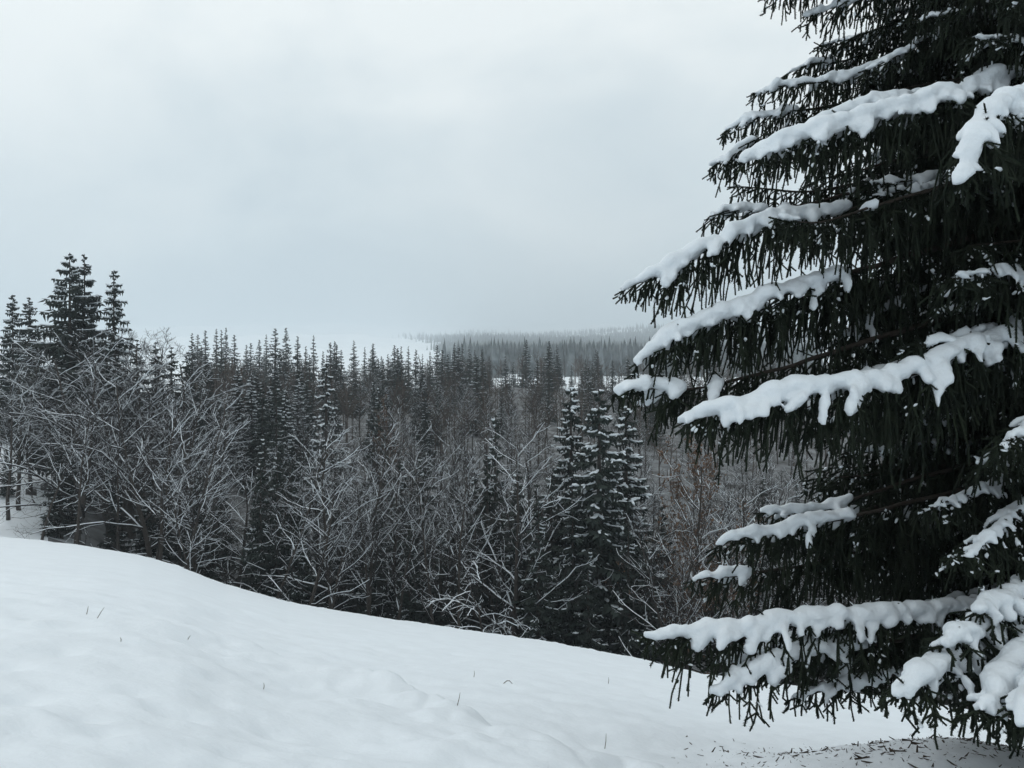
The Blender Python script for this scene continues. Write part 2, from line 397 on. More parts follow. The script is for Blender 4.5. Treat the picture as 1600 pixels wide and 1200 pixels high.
dec('lean1', 41, 18, .17, limb0=.35, limb_n=14, limb_len=.34, limb_ang=58, up=.08, lean=(.45, 0), twig=1.0)
dec('lean2', 46, 17, .16, limb0=.35, limb_n=14, limb_len=.34, limb_ang=58, up=.08, lean=(-.38, .1), twig=1.0)
dec('whip1', 51, 19, .13, limb0=.45, limb_n=14, limb_len=.22, limb_ang=42, up=.14, twig=.9, snow=.6)
dec('whip2', 56, 18, .12, limb0=.5, limb_n=13, limb_len=.22, limb_ang=46, up=.14, twig=.9, snow=.6)
dec('whip3', 61, 17, .12, limb0=.42, limb_n=13, limb_len=.24, limb_ang=44, up=.12, twig=.9, snow=.6)
dec('brown1', 66, 18, .25, limb0=.18, limb_n=19, limb_len=.40, limb_ang=56, up=.10, twig=1.1, tm='twig_brown', snow=.8, leaves=2600)
dec('brown2', 71, 17, .22, limb0=.2, limb_n=17, limb_len=.38, limb_ang=58, up=.10, twig=1.1, tm='twig_brown', snow=.8, leaves=2200)
dec('droop1', 76, 8.5, .13, limb0=.3, limb_n=12, limb_len=.6, limb_ang=70, up=-.02, arch=.28, twig=1.0, wig=.2, snow=1.15)
dec('bush1', 81, 3.2, .05, snow=.6, limb0=.05, limb_n=13, limb_len=.7, limb_ang=50, up=.04, arch=.14, twig=.8, wig=.2, levels=2)
dec('bush2', 86, 2.8, .05, snow=.6, limb0=.05, limb_n=14, limb_len=.8, limb_ang=58, up=.03, arch=.16, twig=.8, wig=.2, levels=2)

# ------------------------------------------------------------------ middle distance conifers
def conifer(name, seed, H, Rm, whorls=26, per=7, droop=.25, snow=1.0, first=.06, sprays=7, power=.8, m='needle_mid', snow_w=1.0, fat=.062):
    rg = random.Random(seed)
    V0, V1, RA, RB = [], [], [], []          # sprays
    A0, A1, AR0, AR1 = [], [], [], []        # branch axes
    SC, SA, SL, SW, SH = [], [], [], [], []  # snow lumps
    for w in range(whorls):
        t = first + (1 - first) * (w + rg.uniform(-.3, .3)) / whorls
        br = 0
        n = max(3, int(per * (1 - .45 * t)))
        a0 = rg.uniform(0, 6.28)
        for b in range(n):
            tb = min(.985, max(first, t + rg.uniform(-.7, .7) / whorls)); z = H * tb; br = Rm * ((1 - tb) ** power if power > 0 else 1.08 * math.tanh(2.3 * (1 - tb))) + .05
            a = a0 + b * 6.283 / n + rg.uniform(-.35, .35); ln = max(.18, br * rg.uniform(.62, 1.15)); dr = droop * rg.uniform(.6, 1.4)
            hd = np.array([math.cos(a), math.sin(a), 0.0]); sd_ = np.array([-math.sin(a), math.cos(a), 0.0])
            def pt(s): return np.array([0, 0, z]) + hd * ln * s + np.array([0, 0, 1.0]) * ln * (-dr * 1.6 * s + dr * 1.05 * s * s + .12 * (1 - dr) * s)
            K = max(3, int(3 + ln * 1.6)); q = [pt(i / K) for i in range(K + 1)]
            for i in range(K):
                A0.append(q[i]); A1.append(q[i + 1]); AR0.append(.05 * (1 - i / K) + .015); AR1.append(.05 * (1 - (i + 1) / K) + .012)
            ns = max(2, int(sprays * (0.35 + .65 * ln / Rm)))
            for i in range(ns):
                s = .18 + .82 * (i + rg.random() * .6) / ns; p = pt(min(1, s))
                for sg in (-1, 1):
                    sl = ln * rg.uniform(.28, .44) * (1.15 - .7 * s) + .16
                    dv = hd * rg.uniform(.5, .9) + sd_ * sg * rg.uniform(.5, 1.0) + np.array([0, 0, -rg.uniform(.15, .75)])
                    dv /= np.linalg.norm(dv); V0.append(p); V1.append(p + dv * sl); RA.append(fat * Rm * (.45 + .55 * ln / Rm) + .03); RB.append(.012)
                dv = np.array([rg.gauss(0, .12), rg.gauss(0, .12), -1.0]); sl = ln * rg.uniform(.14, .32) + .2
                V0.append(p); V1.append(p + dv * sl); RA.append(fat * .9 * Rm * (.45 + .55 * ln / Rm) + .03); RB.append(.012)
            V0.append(pt(.75)); V1.append(pt(1.0) + hd * .1); RA.append(.10); RB.append(.01)
            if rg.random() < snow:
                s = rg.uniform(.25, .45)
                while s < 1.0:
                    l = rg.uniform(.14, .34) * min(1, .35 + .65 * ln / Rm) * (Rm / 3.2)
                    p = pt(s); SC.append(p + np.array([0, 0, .07])); SA.append(pt(min(1.02, s + .08)) - pt(s - .05))
                    SL.append(l * rg.uniform(1.0, 1.7)); SW.append(l * .55 * rg.uniform(.6, 1.1) * snow_w); SH.append(rg.uniform(.05, .10) * (.6 + .4 * snow_w))
                    s += rg.uniform(.12, .34)
                    if rg.random() < .55:
                        sg = rg.choice((-1, 1)); SC.append(p + sd_ * sg * ln * .14 + hd * ln * .06 + np.array([0, 0, -.01])); SA.append(hd * .6 + sd_ * sg * .8 + np.array([0, 0, -.45]))
                        SL.append(l * 1.0); SW.append(l * .36 * snow_w); SH.append(.05)
    p = lambda *x: np.array([0, 0, 0.]) + np.array(x)
    Tz = np.linspace(-.8, H * .99, 14)
    tr = mesh(name + '_trunk', *polytube(np.stack([np.zeros(14), np.zeros(14), Tz], 1), np.interp(Tz, [0, H], [H * .016 + .03, .02]), 7), M['bark'], True)
    # a spray is a flattened spindle: root, waist ring of three, tip
    V0 = np.array(V0); V1 = np.array(V1); RA = np.array(RA); d, a, b = frames(V1 - V0)
    mid = V0 + (V1 - V0) * .4
    ring = [mid + (a * math.cos(k * 2.094) + b * math.sin(k * 2.094) * .6) * RA[:, None] for k in range(3)]
    V = np.stack([V0, *ring, V1], 1).reshape(-1, 3)
    f = np.array([(0, 2, 1), (0, 3, 2), (0, 1, 3), (4, 1, 2), (4, 2, 3), (4, 3, 1)])
    Fv = (f[None] + (np.arange(len(V0)) * 5)[:, None, None]).reshape(-1, 3)
    VA, FA = tubes(A0, A1, AR0, AR1, 3)
    cr = mesh(name + '_crown', np.concatenate([V, VA]), [Fv, FA + len(V)], M[m])
    sv, sf = blobs(np.array(SC), np.array(SA), np.array(SL), np.array(SW), np.array(SH), ICO1)
    sv = sv + np.stack([vnoise(sv[:, 0] * 7, sv[:, 2] * 7, k) for k in range(3)], 1) * .09
    sn = mesh(name + '_snow', sv, sf, M['tree_snow'], True)
    return tr, cr, sn, H
CON = {}
def con(key, *a, **k): CON[key] = conifer(key, *a, **k)
con('spr1', 101, 22, 3.6, whorls=44, per=7, droop=.32, snow=.7, snow_w=1.1, power=.62, fat=.05)
con('spr2', 102, 22, 3.2, whorls=44, per=7, droop=.38, snow=.78, snow_w=1.25, power=.62, fat=.05)
con('spr3', 103, 22, 3.9, whorls=42, per=7, droop=.28, snow=.45, snow_w=.7, power=.6, fat=.046)
con('wide1', 104, 22, 4.5, whorls=36, per=7, droop=.16, snow=.6, first=.12, power=-1, sprays=8, snow_w=.75, fat=.034)
con('wide2', 105, 22, 3.7, whorls=36, per=7, droop=.14, snow=.55, first=.12, power=-1, sprays=8, snow_w=.75, fat=.036)
con('laden', 106, 20, 4.3, whorls=17, per=6, droop=.42, snow=1.0, sprays=4, power=.75, snow_w=1.9)
con('dark1', 107, 20, 3.2, whorls=30, per=7, droop=.42, snow=.3, snow_w=.7)
con('dark2', 108, 20, 3.6, whorls=30, per=7, droop=.36, snow=.25, snow_w=.6)
con('far1', 111, 20, 3.9, whorls=36, per=6, droop=0.29, snow=.30, sprays=4, snow_w=.7, fat=0.058, power=.85)
con('far2', 112, 20, 3.4, whorls=36, per=6, droop=0.32, snow=.30, sprays=4, snow_w=.7, fat=0.062, power=.85)
con('far3', 113, 20, 4.6, whorls=36, per=6, droop=0.35, snow=.30, sprays=4, snow_w=.7, fat=0.052, power=.85)
con('far4', 114, 20, 3.1, whorls=36, per=6, droop=0.38, snow=.30, sprays=4, snow_w=.7, fat=0.066, power=.85)

RG = random.Random(77)
def plant(lib, key, x, y, H, label, cat, group=None, name=None, wide=1.0, rz=None, z=None, sink=0.0):
    tr, cr, sn, H0 = lib[key]
    r = bpy.data.objects.new(name, None); C.objects.link(r)
    r.empty_display_size = .5
    r.location = (x, y, (hz(x, y) if z is None else z) - sink); s = H / H0
    r.scale = (s * wide, s * wide, s); r.rotation_euler = (0, 0, RG.uniform(0, 6.28) if rz is None else rz)
    tag(r, label, cat, group)
    obj('trunk', tr, r); obj('crown', cr, r); obj('snow_cover', sn, r)['kind'] = 'stuff'
    return r
def at_px(lib, key, px, py, Y, label, cat, group=None, name='spruce_tree', wide=1.0, rz=None):
    """a tree standing at depth Y whose top shows at (px, py)"""
    x = (px - 800) / F * Y; z = hz(x, Y); top = -(py - 600) / F * Y
    return plant(lib, key, x, Y, max(2.0, top - z), label, cat, group, name, wide, rz)

ZONES = [(70, 'at the left end of the wood'), (200, 'below the tall twin spruces'), (330, 'below the bushy grey skyline'), (480, 'round the dark hollow'), (560, 'below the pale laden spruce'), (690, 'round the pale straight trunk'),
         (840, 'round the dark middle spruce'), (1010, 'beside the big snowy spruce trio'), (1160, 'round the russet tree'), (1330, 'beside the near spruce boughs'), (9999, 'behind the near spruce boughs')]
def zone_of(px): return next(z for lim, z in ZONES if px < lim)
FORM = {'oak': 'spreading bare tree', 'ash': 'upright bare tree', 'for': 'twin-stemmed bare tree', 'lea': 'leaning bare tree', 'whi': 'thin whippy bare tree'}
ORD = 'first second third fourth fifth sixth seventh eighth ninth tenth eleventh twelfth thirteenth fourteenth fifteenth sixteenth seventeenth'.split()
# the named conifers, from left to right
T = 'spruce'
at_px(CON, 'spr1', 20, 458, 92, 'broader of the two spruces left of the tall twin spruces, beyond bare trees', T)
at_px(CON, 'spr3', 45, 462, 96, 'narrow spruce just left of the tall twin spruces above the bare trees', T)
at_px(CON, 'wide1', 109, 391, 75, 'tallest spruce on the left skyline with long snowy side branches', T, wide=1.05)
at_px(CON, 'wide2', 132, 393, 77, 'tall spruce growing close against the right side of the tallest left spruce', T, wide=.9)
at_px(CON, 'spr1', 178, 418, 76, 'dark pointed spruce standing right of the tall twin spruces', T, wide=.85)
at_px(CON, 'laden', 510, 552, 92, 'spruce with long thickly snow-laden branches standing out pale before the treeline', T, wide=.95)
at_px(CON, 'dark1', 432, 598, 78, 'dark spruce with a thin top above the arching snowy bare tree', T, wide=1.05)
at_px(CON, 'spr2', 446, 608, 86, 'spruce close behind the dark spruce over the arching bare tree', T)
at_px(CON, 'spr2', 466, 590, 104, 'snow dusted spruce left of the heavily laden pale spruce', T)
at_px(CON, 'spr1', 372, 576, 104, 'snow dusted spruce, leftmost of the cluster over the grey bare crowns', T)
at_px(CON, 'spr2', 393, 582, 100, 'snow dusted spruce in the middle of the cluster over the grey bare crowns', T)
at_px(CON, 'dark2', 410, 600, 98, 'small dark spruce rightmost in the cluster over the grey bare crowns', T)
at_px(CON, 'dark1', 592, 600, 96, 'dark slender spruce right of the pale laden spruce', T)
at_px(CON, 'dark1', 774, 640, 62, 'dark spruce wrapped in snowy bare branches in the middle of the wood', T, wide=.8)
at_px(CON, 'spr2', 892, 600, 55, 'slim snowy spruce, left one of the big trio at the edge of the wood', T, wide=1.05)
at_px(CON, 'spr1', 936, 603, 52, 'large snowy spruce, middle one of the big trio at the edge of the wood', T, wide=1.2)
at_px(CON, 'spr2', 978, 630, 54, 'large snowy spruce, right one of the big trio at the edge of the wood', T, wide=1.3)
at_px(CON, 'dark1', 862, 735, 54, 'lower dark spruce leaning against the left of the big snowy trio', T, wide=1.25)
at_px(CON, 'dark2', 1192, 740, 96, 'small dark spruce between the brown tree and the near spruce boughs', T)
at_px(CON, 'dark1', 1245, 752, 100, 'small dark spruce half behind the near spruce boughs', T)
DG = 'shaded spruces inside the wood'
for (px, py, Y, w) in [(60, 640, 82, 1.2), (150, 630, 84, 1.2), (215, 640, 80, 1.1), (290, 690, 74, 1.2), (350, 720, 72, 1.2), (405, 690, 64, 1.1), (440, 705, 62, 1.2), (470, 760, 66, 1.2), (520, 740, 68, 1.2),
                       (575, 760, 66, 1.3), (625, 730, 68, 1.2), (660, 720, 70, 1.2), (705, 760, 64, 1.3), (745, 770, 60, 1.3), (800, 765, 58, 1.35), (835, 745, 60, 1.3), (905, 800, 52, 1.3),
                       (15, 700, 68, 1.1), (105, 690, 61, 1.1), (180, 720, 58, 1.1), (235, 735, 58, 1.1), (265, 720, 64, 1.1), (400, 720, 53, 1.0), (428, 690, 55, 1.0), (455, 735, 54, 1.1), (300, 730, 60, 1.1), (340, 760, 58, 1.1), (495, 790, 56, 1.1), (555, 800, 57, 1.1), (600, 790, 58, 1.1), (650, 800, 55, 1.1), (690, 810, 55, 1.1), (735, 720, 54, 1.0), (770, 700, 55, 1.0), (815, 730, 52, 1.1), (845, 780, 49, 1.2), (890, 760, 50, 1.1), (925, 850, 47, 1.2), (985, 800, 51, 1.1),
                       (960, 810, 50, 1.3), (1005, 850, 50, 1.4), (1030, 800, 62, 1.2), (1120, 860, 56, 1.3), (1180, 850, 60, 1.3), (1240, 880, 56, 1.3), (1300, 850, 60, 1.3), (1380, 860, 58, 1.3), (1460, 850, 60, 1.3), (1550, 840, 60, 1.3)]:
    at_px(CON, RG.choice(['dark1', 'dark2', 'dark1', 'spr3']), px + RG.uniform(-10, 10), py + RG.uniform(-15, 15), Y + RG.uniform(-2, 2),
          ('low' if py > 770 else 'tall' if py < 715 else 'middling') + ' shaded spruce ' + ('deep inside' if Y > 65 else 'near the edge of') + ' the wood, ' + zone_of(px), T, DG, wide=w)

# treeline about three hundred metres off
TG = 'spruces along the far treeline'
tops = [(300, 519), (309, 522), (321, 515), (338, 512), (346, 514), (353, 511), (366, 522), (392, 535), (405, 530), (416, 521), (430, 512), (447, 511), (465, 524), (478, 540), (490, 522), (516, 534), (523, 532), (533, 545),
        (553, 531), (570, 541), (582, 541), (596, 556), (606, 552), (627, 540), (638, 540), (650, 545), (660, 552), (672, 548), (683, 538), (691, 545), (700, 552), (733, 544), (742, 546), (753, 545), (765, 556),
        (872, 550), (850, 568), (862, 575), (893, 570), (915, 560), (926, 566), (940, 572), (957, 563), (968, 580), (984, 575), (1010, 570), (1030, 578), (1055, 570), (1080, 580), (1110, 572), (1140, 580)]
TZ_ = [(380, 'nearest the left bushy skyline'), (500, 'left of the pale laden spruce'), (620, 'behind and right of the pale laden spruce'), (780, 'below the cloudy mountain slope'), (9999, 'left of or behind the near boughs')]
tcount = {}
for (px, py) in sorted(tops):
    zn = next(z for lim, z in TZ_ if px < lim); tcount[zn] = tcount.get(zn, 0) + 1
    Y = RG.uniform(205, 300) if px < 700 else RG.uniform(230, 320)
    at_px(CON, RG.choice(['far1', 'far2', 'far3', 'far4']), px, py, Y, ORD[tcount[zn] - 1] + ' from the left of the treeline spruces ' + zn, T, TG, wide=RG.uniform(.85, 1.45))
for k in range(75):
    px = RG.uniform(285, 1250); Y = RG.uniform(170, 330); x = (px - 800) / F * Y
    plant(CON, RG.choice(['far1', 'far2', 'far3', 'far4']), x, Y, (RG.uniform(10, 14) if k % 2 else RG.uniform(15, 19)), ('short' if k % 2 else 'taller') + ' spruce in the ' + ('nearer' if Y < 250 else 'farther') + ' lower treeline rows, ' + zone_of(px), T, 'spruces in the lower rows of the far treeline', 'spruce_tree', RG.uniform(.95, 1.6))
for k in range(22):
    px = RG.uniform(300, 700); Y = RG.uniform(110, 165); x = (px - 800) / F * Y
    plant(CON, RG.choice(['spr1', 'spr2', 'dark1', 'spr3']), x, Y, RG.uniform(10, 15), 'spruce on the slope before the far treeline, ' + zone_of(px), T, 'spruces on the slope before the treeline', 'spruce_tree', RG.uniform(.9, 1.2))

# bare trees: named ones at the edge of the wood
B = 'bare tree'
at_px(DEC, 'oak1', 120, 508, 58, 'wide bare tree at the left with low arching snow-lined branches', B, name='bare_tree', rz=.4)
at_px(DEC, 'oak2', 245, 545, 57, 'thick-trunked bare tree right of the wide low-branched one', B, name='bare_tree', rz=2.0)
at_px(DEC, 'oak3', 30, 530, 64, 'bare grey tree at the left edge of the picture', B, name='bare_tree')
at_px(DEC, 'lean1', 392, 640, 50, 'leaning bare tree left of the dark hollow, sloping up to the right', B, name='leaning_tree', rz=0.0)
at_px(DEC, 'oak2', 520, 650, 52, 'bare tree with a big snowy limb arching left over the dark hollow', B, name='bare_tree', rz=.9)
at_px(DEC, 'ash2', 577, 640, 50, 'pale straight-trunked bare tree rising from the snow edge', B, name='bare_tree')
at_px(DEC, 'lean1', 735, 720, 50, 'thin bare tree leaning right across the dark gap', B, name='leaning_tree', rz=0.1)
at_px(DEC, 'droop1', 778, 868, 44, 'low drooping bare tree thickly furred with snow', B, name='drooping_tree', wide=1.35)
at_px(DEC, 'brown1', 1072, 672, 50, 'russet bare tree with dry leaves beside the big spruce trio', B, name='russet_tree', rz=1.1, wide=1.0)
at_px(DEC, 'brown2', 1150, 720, 54, 'smaller russet tree right behind the leafy russet one', B, name='russet_tree')
at_px(DEC, 'brown2', 612, 615, 90, 'reddish brown tree beyond the snowy limbs in the middle', B, name='russet_tree', wide=.8)
at_px(DEC, 'oak3', 800, 645, 50, 'bare tree spreading white branches round the dark middle spruce', B, name='bare_tree', rz=.5)
for (qx, qy, Y, key, lab) in [(205, 503, 70, 'oak3', 'bushy bare crown on the skyline just right of the tall left spruces'), (232, 508, 72, 'ash1', 'tallest twiggy crown on the bushy skyline, poking above its neighbours'), (258, 516, 70, 'ash3', 'bare crown in the middle of the bushy skyline'),
                              (285, 530, 72, 'oak3', 'rounded bare crown near the right end of the bushy skyline'), (312, 552, 74, 'ash2', 'bare crown where the bushy skyline meets the far treeline'), (180, 520, 66, 'oak2', 'bare crown covering the foot of the dark pointed left spruce')]:
    at_px(DEC, key, qx, qy, Y, lab, B, name='bare_tree', wide=1.5)
for (qx, qy, Y, lab) in [(214, 528, 92, 'spruce tip peeping out of the bushy skyline beside the tall left spruces'), (243, 532, 96, 'second spruce tip peeping out of the bushy skyline'), (268, 540, 98, 'spruce half hidden in the middle of the bushy skyline'),
                         (292, 548, 104, 'spruce half hidden at the right end of the bushy skyline'), (325, 560, 116, 'spruce low between the bushy skyline and the far treeline')]:
    at_px(CON, 'dark2', qx, qy, Y, lab, T, wide=1.3)
FG = 'bare trees along the near edge of the wood'
px = -70
prof = [(-100, 520), (0, 540), (200, 530), (270, 535), (330, 610), (400, 660), (480, 660), (560, 640), (640, 640), (760, 640), (840, 640), (880, 690), (1000, 720), (1060, 700), (1200, 720), (1700, 720)]
prx, pry = [a for a, b in prof], [b for a, b in prof]
while px < 1640:
    for row in range(3):
        qx = px + RG.uniform(-22, 22)
        if row < 2 and 840 < qx < 1015: continue
        if row == 0 and (385 < qx < 470 or qx < 40 or 720 < qx < 850): continue
        Y = np.interp(qx, [0, 350, 800, 1200, 1600], [53, 48, 46, 44, 42]) + row * 8 + RG.uniform(0, 6)
        key = RG.choice(['oak2', 'oak3', 'ash1', 'ash2', 'ash3', 'fork1', 'lean2', 'ash1', 'ash3', 'ash2'] if row < 2 else ['ash1', 'ash2', 'ash3', 'fork1', 'oak3'])
        at_px(DEC, key, qx, np.interp(qx, prx, pry) + RG.uniform(-5, 45) + (2 - row) * 26, Y, FORM[key[:3]] + ' in the ' + ('front', 'second', 'third')[row] + ' row ' + zone_of(qx), B, FG, 'bare_tree', wide=RG.uniform(.9, 1.2))
    px += 50
SG = 'bare trees on the far slope of the ravine'
for k in range(215):
    px = RG.uniform(-80, 1400) if k < 130 else RG.uniform(560, 1300); Y = RG.uniform(76, 190); x = (px - 800) / F * Y
    if px < 330 and Y > 120: continue
    h = RG.uniform(10, 14) if px > 330 else RG.uniform(12, 16)
    key = RG.choice(['whip1', 'whip2', 'whip3', 'ash1', 'ash3', 'fork1', 'ash2'])
    plant(DEC, key, x, Y, h, FORM[key[:3]] + (' low' if Y < 110 else ' midway' if Y < 140 else ' high') + ' on the ravine slope, ' + zone_of(px), B, SG, 'bare_tree', RG.uniform(.9, 1.25))
FARB = []
for k in range(6):
    rg = random.Random(300 + k); q0, q1, r0, r1 = [], [], [], []
    zz = [0, 5, 10, 14]; xx = [np.array([rg.gauss(0, .12) * i, rg.gauss(0, .12) * i, zz[i]]) for i in range(4)]
    for i in range(3): q0.append(xx[i]); q1.append(xx[i + 1]); r0.append(.15 - .04 * i); r1.append(.11 - .035 * i)
    for c in range(14):
        h_ = rg.uniform(4.5, 13.2); i = 0 if h_ < 5 else 1 if h_ < 10 else 2; p_ = xx[i] + (xx[i + 1] - xx[i]) * (h_ - zz[i]) / (zz[i + 1] - zz[i])
        an = rg.uniform(0, 6.28); l_ = (14.6 - h_) * rg.uniform(.22, .36); d_ = np.array([math.cos(an), math.sin(an), rg.uniform(.7, 1.5)]); m_ = p_ + d_ * l_ * .5; e_ = m_ + (d_ + np.array([rg.gauss(0, .3), rg.gauss(0, .3), .3])) * l_ * .5
        q0 += [p_, m_]; q1 += [m_, e_]; r0 += [.06, .05]; r1 += [.05, .03]
        for _ in range(3):
            q0.append(m_ + (e_ - m_) * rg.random()); q1.append(q0[-1] + np.array([rg.gauss(0, .5), rg.gauss(0, .5), rg.uniform(.1, .9)]) * l_ * .45); r0.append(.045); r1.append(.025)
    FARB.append(tubes(q0, q1, r0, r1, 3))
pp = []; rgf = np.random.RandomState(44)
for k in range(520):
    px = rgf.uniform(290, 1500); Y = rgf.uniform(125, 335) if k < 380 else rgf.uniform(335, 480); x = (px - 800) / F * Y; h = rgf.uniform(10, 15) / 14; w_ = h * rgf.uniform(1, 1.5); an = rgf.uniform(0, 6.28)
    V, Fq = FARB[rgf.randint(6)]; ca, sa = math.cos(an), math.sin(an)
    pp.append((np.stack([x + (V[:, 0] * ca - V[:, 1] * sa) * w_, Y + (V[:, 0] * sa + V[:, 1] * ca) * w_, hz(x, Y) + V[:, 2] * h], 1), Fq))
o = obj('distant_bare_wood', mesh('distant_bare_wood', *join(pp), M['twig_brown'])); o['kind'] = 'stuff'
o['label'] = 'brownish band of thin bare trees below the far treeline'; o['category'] = 'woodland'
UG = 'snowy bushes at the foot of the wood'
for k in range(30):
    px = RG.uniform(80, 1640); u = (px - 800) / F; Y = np.interp(u, YCU, YCV) + RG.uniform(3, 22)
    plant(DEC, RG.choice(['bush1', 'bush2']), u * Y, Y, (RG.uniform(1.0, 1.7) if k % 2 else RG.uniform(1.9, 2.8)), ('low' if k % 2 else 'taller') + ' snowy bush at the foot of the wood ' + zone_of(px), 'bush', UG, 'bare_bush', RG.uniform(1, 1.4))

# ------------------------------------------------------------------ forest on the mountain, one mass in the mist
def mountain_forest():
    rg = np.random.RandomState(9); n = 30000
    Y = 480 * np.exp(rg.rand(n) ** .62 * math.log(5200 / 480)); u = rg.uniform(-.16, .40, n)
    px = u * F + 800
    edge = np.interp(Y, [480, 900, 1500, 2200, 3300, 5200], [650, 690, 685, 668, 640, 590]) + 30 * (vnoise(Y / 220, Y * 0, 4))
    x = u * Y
    clear = fbm(x / 330, Y / 600, 71, 3) > .56
    keep = (rg.rand(n) < np.clip((px - edge) / 70, 0, 1) ** 1.5) & ~clear & (rg.rand(n) > .85 * smoothstep(2000, 5200, Y)) & ((Y > 800) | (rg.rand(n) < .6))
    x, Y = x[keep], Y[keep]; z = height(x, Y); n = len(x)
    H = rg.uniform(14, 28, n) * (1 + .35 * smoothstep(1500, 4500, Y)); rr = H * rg.uniform(.13, .18, n)
    prof_t = [(.04, 1.0), (.45, .60), (.98, .02)]
    S = 4; rings = []
    for (t, q) in prof_t:
        a = rg.rand(n, 1) * 6 + np.arange(S)[None] * 6.283 / S; w = rr[:, None] * q * rg.uniform(.6, 1.3, (n, S))
        rings.append(np.stack([x[:, None] + np.cos(a) * w, Y[:, None] + np.sin(a) * w, z[:, None] + H[:, None] * t - w * .35], 2))
    V = np.stack(rings, 1).reshape(-1, 3); f = []
    for k in range(len(prof_t) - 1):
        for i in range(S): j = (i + 1) % S; f.append((k * S + i, k * S + j, (k + 1) * S + j, (k + 1) * S + i))
    Fq = (np.array(f)[None] + (np.arange(n) * S * len(prof_t))[:, None, None]).reshape(-1, 4)
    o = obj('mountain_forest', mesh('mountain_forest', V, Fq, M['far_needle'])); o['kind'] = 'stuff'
    o['label'] = 'spruce forest on the mountain fading up into the cloud'; o['category'] = 'forest'
mountain_forest()

# ------------------------------------------------------------------ the big near spruce
print('spruce...')
def needle_module(seed, n):
    """a needled shoot of length 1 along z; radial size in metres"""
    rg = np.random.RandomState(seed); t = rg.rand(n); a = rg.rand(n) * 6.283
    nl = rg.uniform(.019, .034, n); rad_ = np.stack([np.cos(a), np.sin(a)], 1); tan = np.stack([-np.sin(a), np.cos(a)], 1)
    w = .0045
    b1 = np.stack([tan[:, 0] * w, tan[:, 1] * w, t], 1); b2 = np.stack([-tan[:, 0] * w, -tan[:, 1] * w, t], 1)
    tip = np.stack([rad_[:, 0] * nl * .85, rad_[:, 1] * nl * .85, t + nl * .62 / .12], 1)
    V = np.stack([b1, b2, tip], 1).reshape(-1, 3); f = np.arange(3 * n).reshape(-1, 3)
    c = np.array([(.009 * math.cos(k * 2.094), .009 * math.sin(k * 2.094), z) for z in (0, 1.05) for k in range(3)])
    cf = np.array([(0, 1, 4), (0, 4, 3), (1, 2, 5), (1, 5, 4), (2, 0, 3), (2, 3, 5)])
    return np.concatenate([V, c]), np.concatenate([f, cf + len(V)])
MODS = [needle_module(s, 25) for s in range(4)]
def stamp(P0, P1, seed):
    P0 = np.asarray(P0); P1 = np.asarray(P1); rg = np.random.RandomState(seed); parts = []
    which = rg.randint(0, 4, len(P0))
    for k in range(4):
        q0, q1 = P0[which == k], P1[which == k]
        if len(q0) == 0: continue
        d, a, b = frames(q1 - q0); ln = np.linalg.norm(q1 - q0, axis=1); ro = rg.rand(len(q0)) * 6.283
        a2 = a * np.cos(ro)[:, None] + b * np.sin(ro)[:, None]; b2 = np.cross(d, a2)
        v, f = MODS[k]
        V = q0[:, None] + v[None, :, 0:1] * a2[:, None] + v[None, :, 1:2] * b2[:, None] + v[None, :, 2:3] * (d * ln[:, None])[:, None]
        parts.append((V.reshape(-1, 3), (f[None] + (np.arange(len(q0)) * len(v))[:, None, None]).reshape(-1, 3)))
    return join(parts)
def resample(pts, step):
    pts = np.asarray(pts, float); d = np.r_[0, np.cumsum(np.linalg.norm(np.diff(pts, axis=0), axis=1))]
    n = max(4, int(d[-1] / step)); s = np.linspace(0, d[-1], n + 1)
    # smooth the corners of the path
    q = np.stack([np.interp(s, d, pts[:, k]) for k in range(3)], 1)
    for _ in range(4): q[1:-1] = (q[:-2] + 2 * q[1:-1] + q[2:]) / 4
    return q, d[-1]
def remesh(V, Fv, size, iters=1):
    me = mesh('tmp', V, Fv, M['tree_snow']); o = obj('tmp', me)
    m = o.modifiers.new('r', 'REMESH'); m.mode = 'VOXEL'; m.voxel_size = size
    s = o.modifiers.new('s', 'SMOOTH'); s.factor = .5; s.iterations = iters
    dg = bpy.context.evaluated_depsgraph_get(); ev = o.evaluated_get(dg)
    r = bpy.data.meshes.new_from_object(ev, depsgraph=dg)
    bpy.data.objects.remove(o); bpy.data.meshes.remove(me)
    a = np.zeros(len(r.vertices) * 3, np.float32); r.vertices.foreach_get('co', a); a = a.reshape(-1, 3)
    nl = len(r.loops); lv = np.zeros(nl, np.int32); r.loops.foreach_get('vertex_index', lv)
    bpy.data.meshes.remove(r)
    return a, lv.reshape(-1, 4)
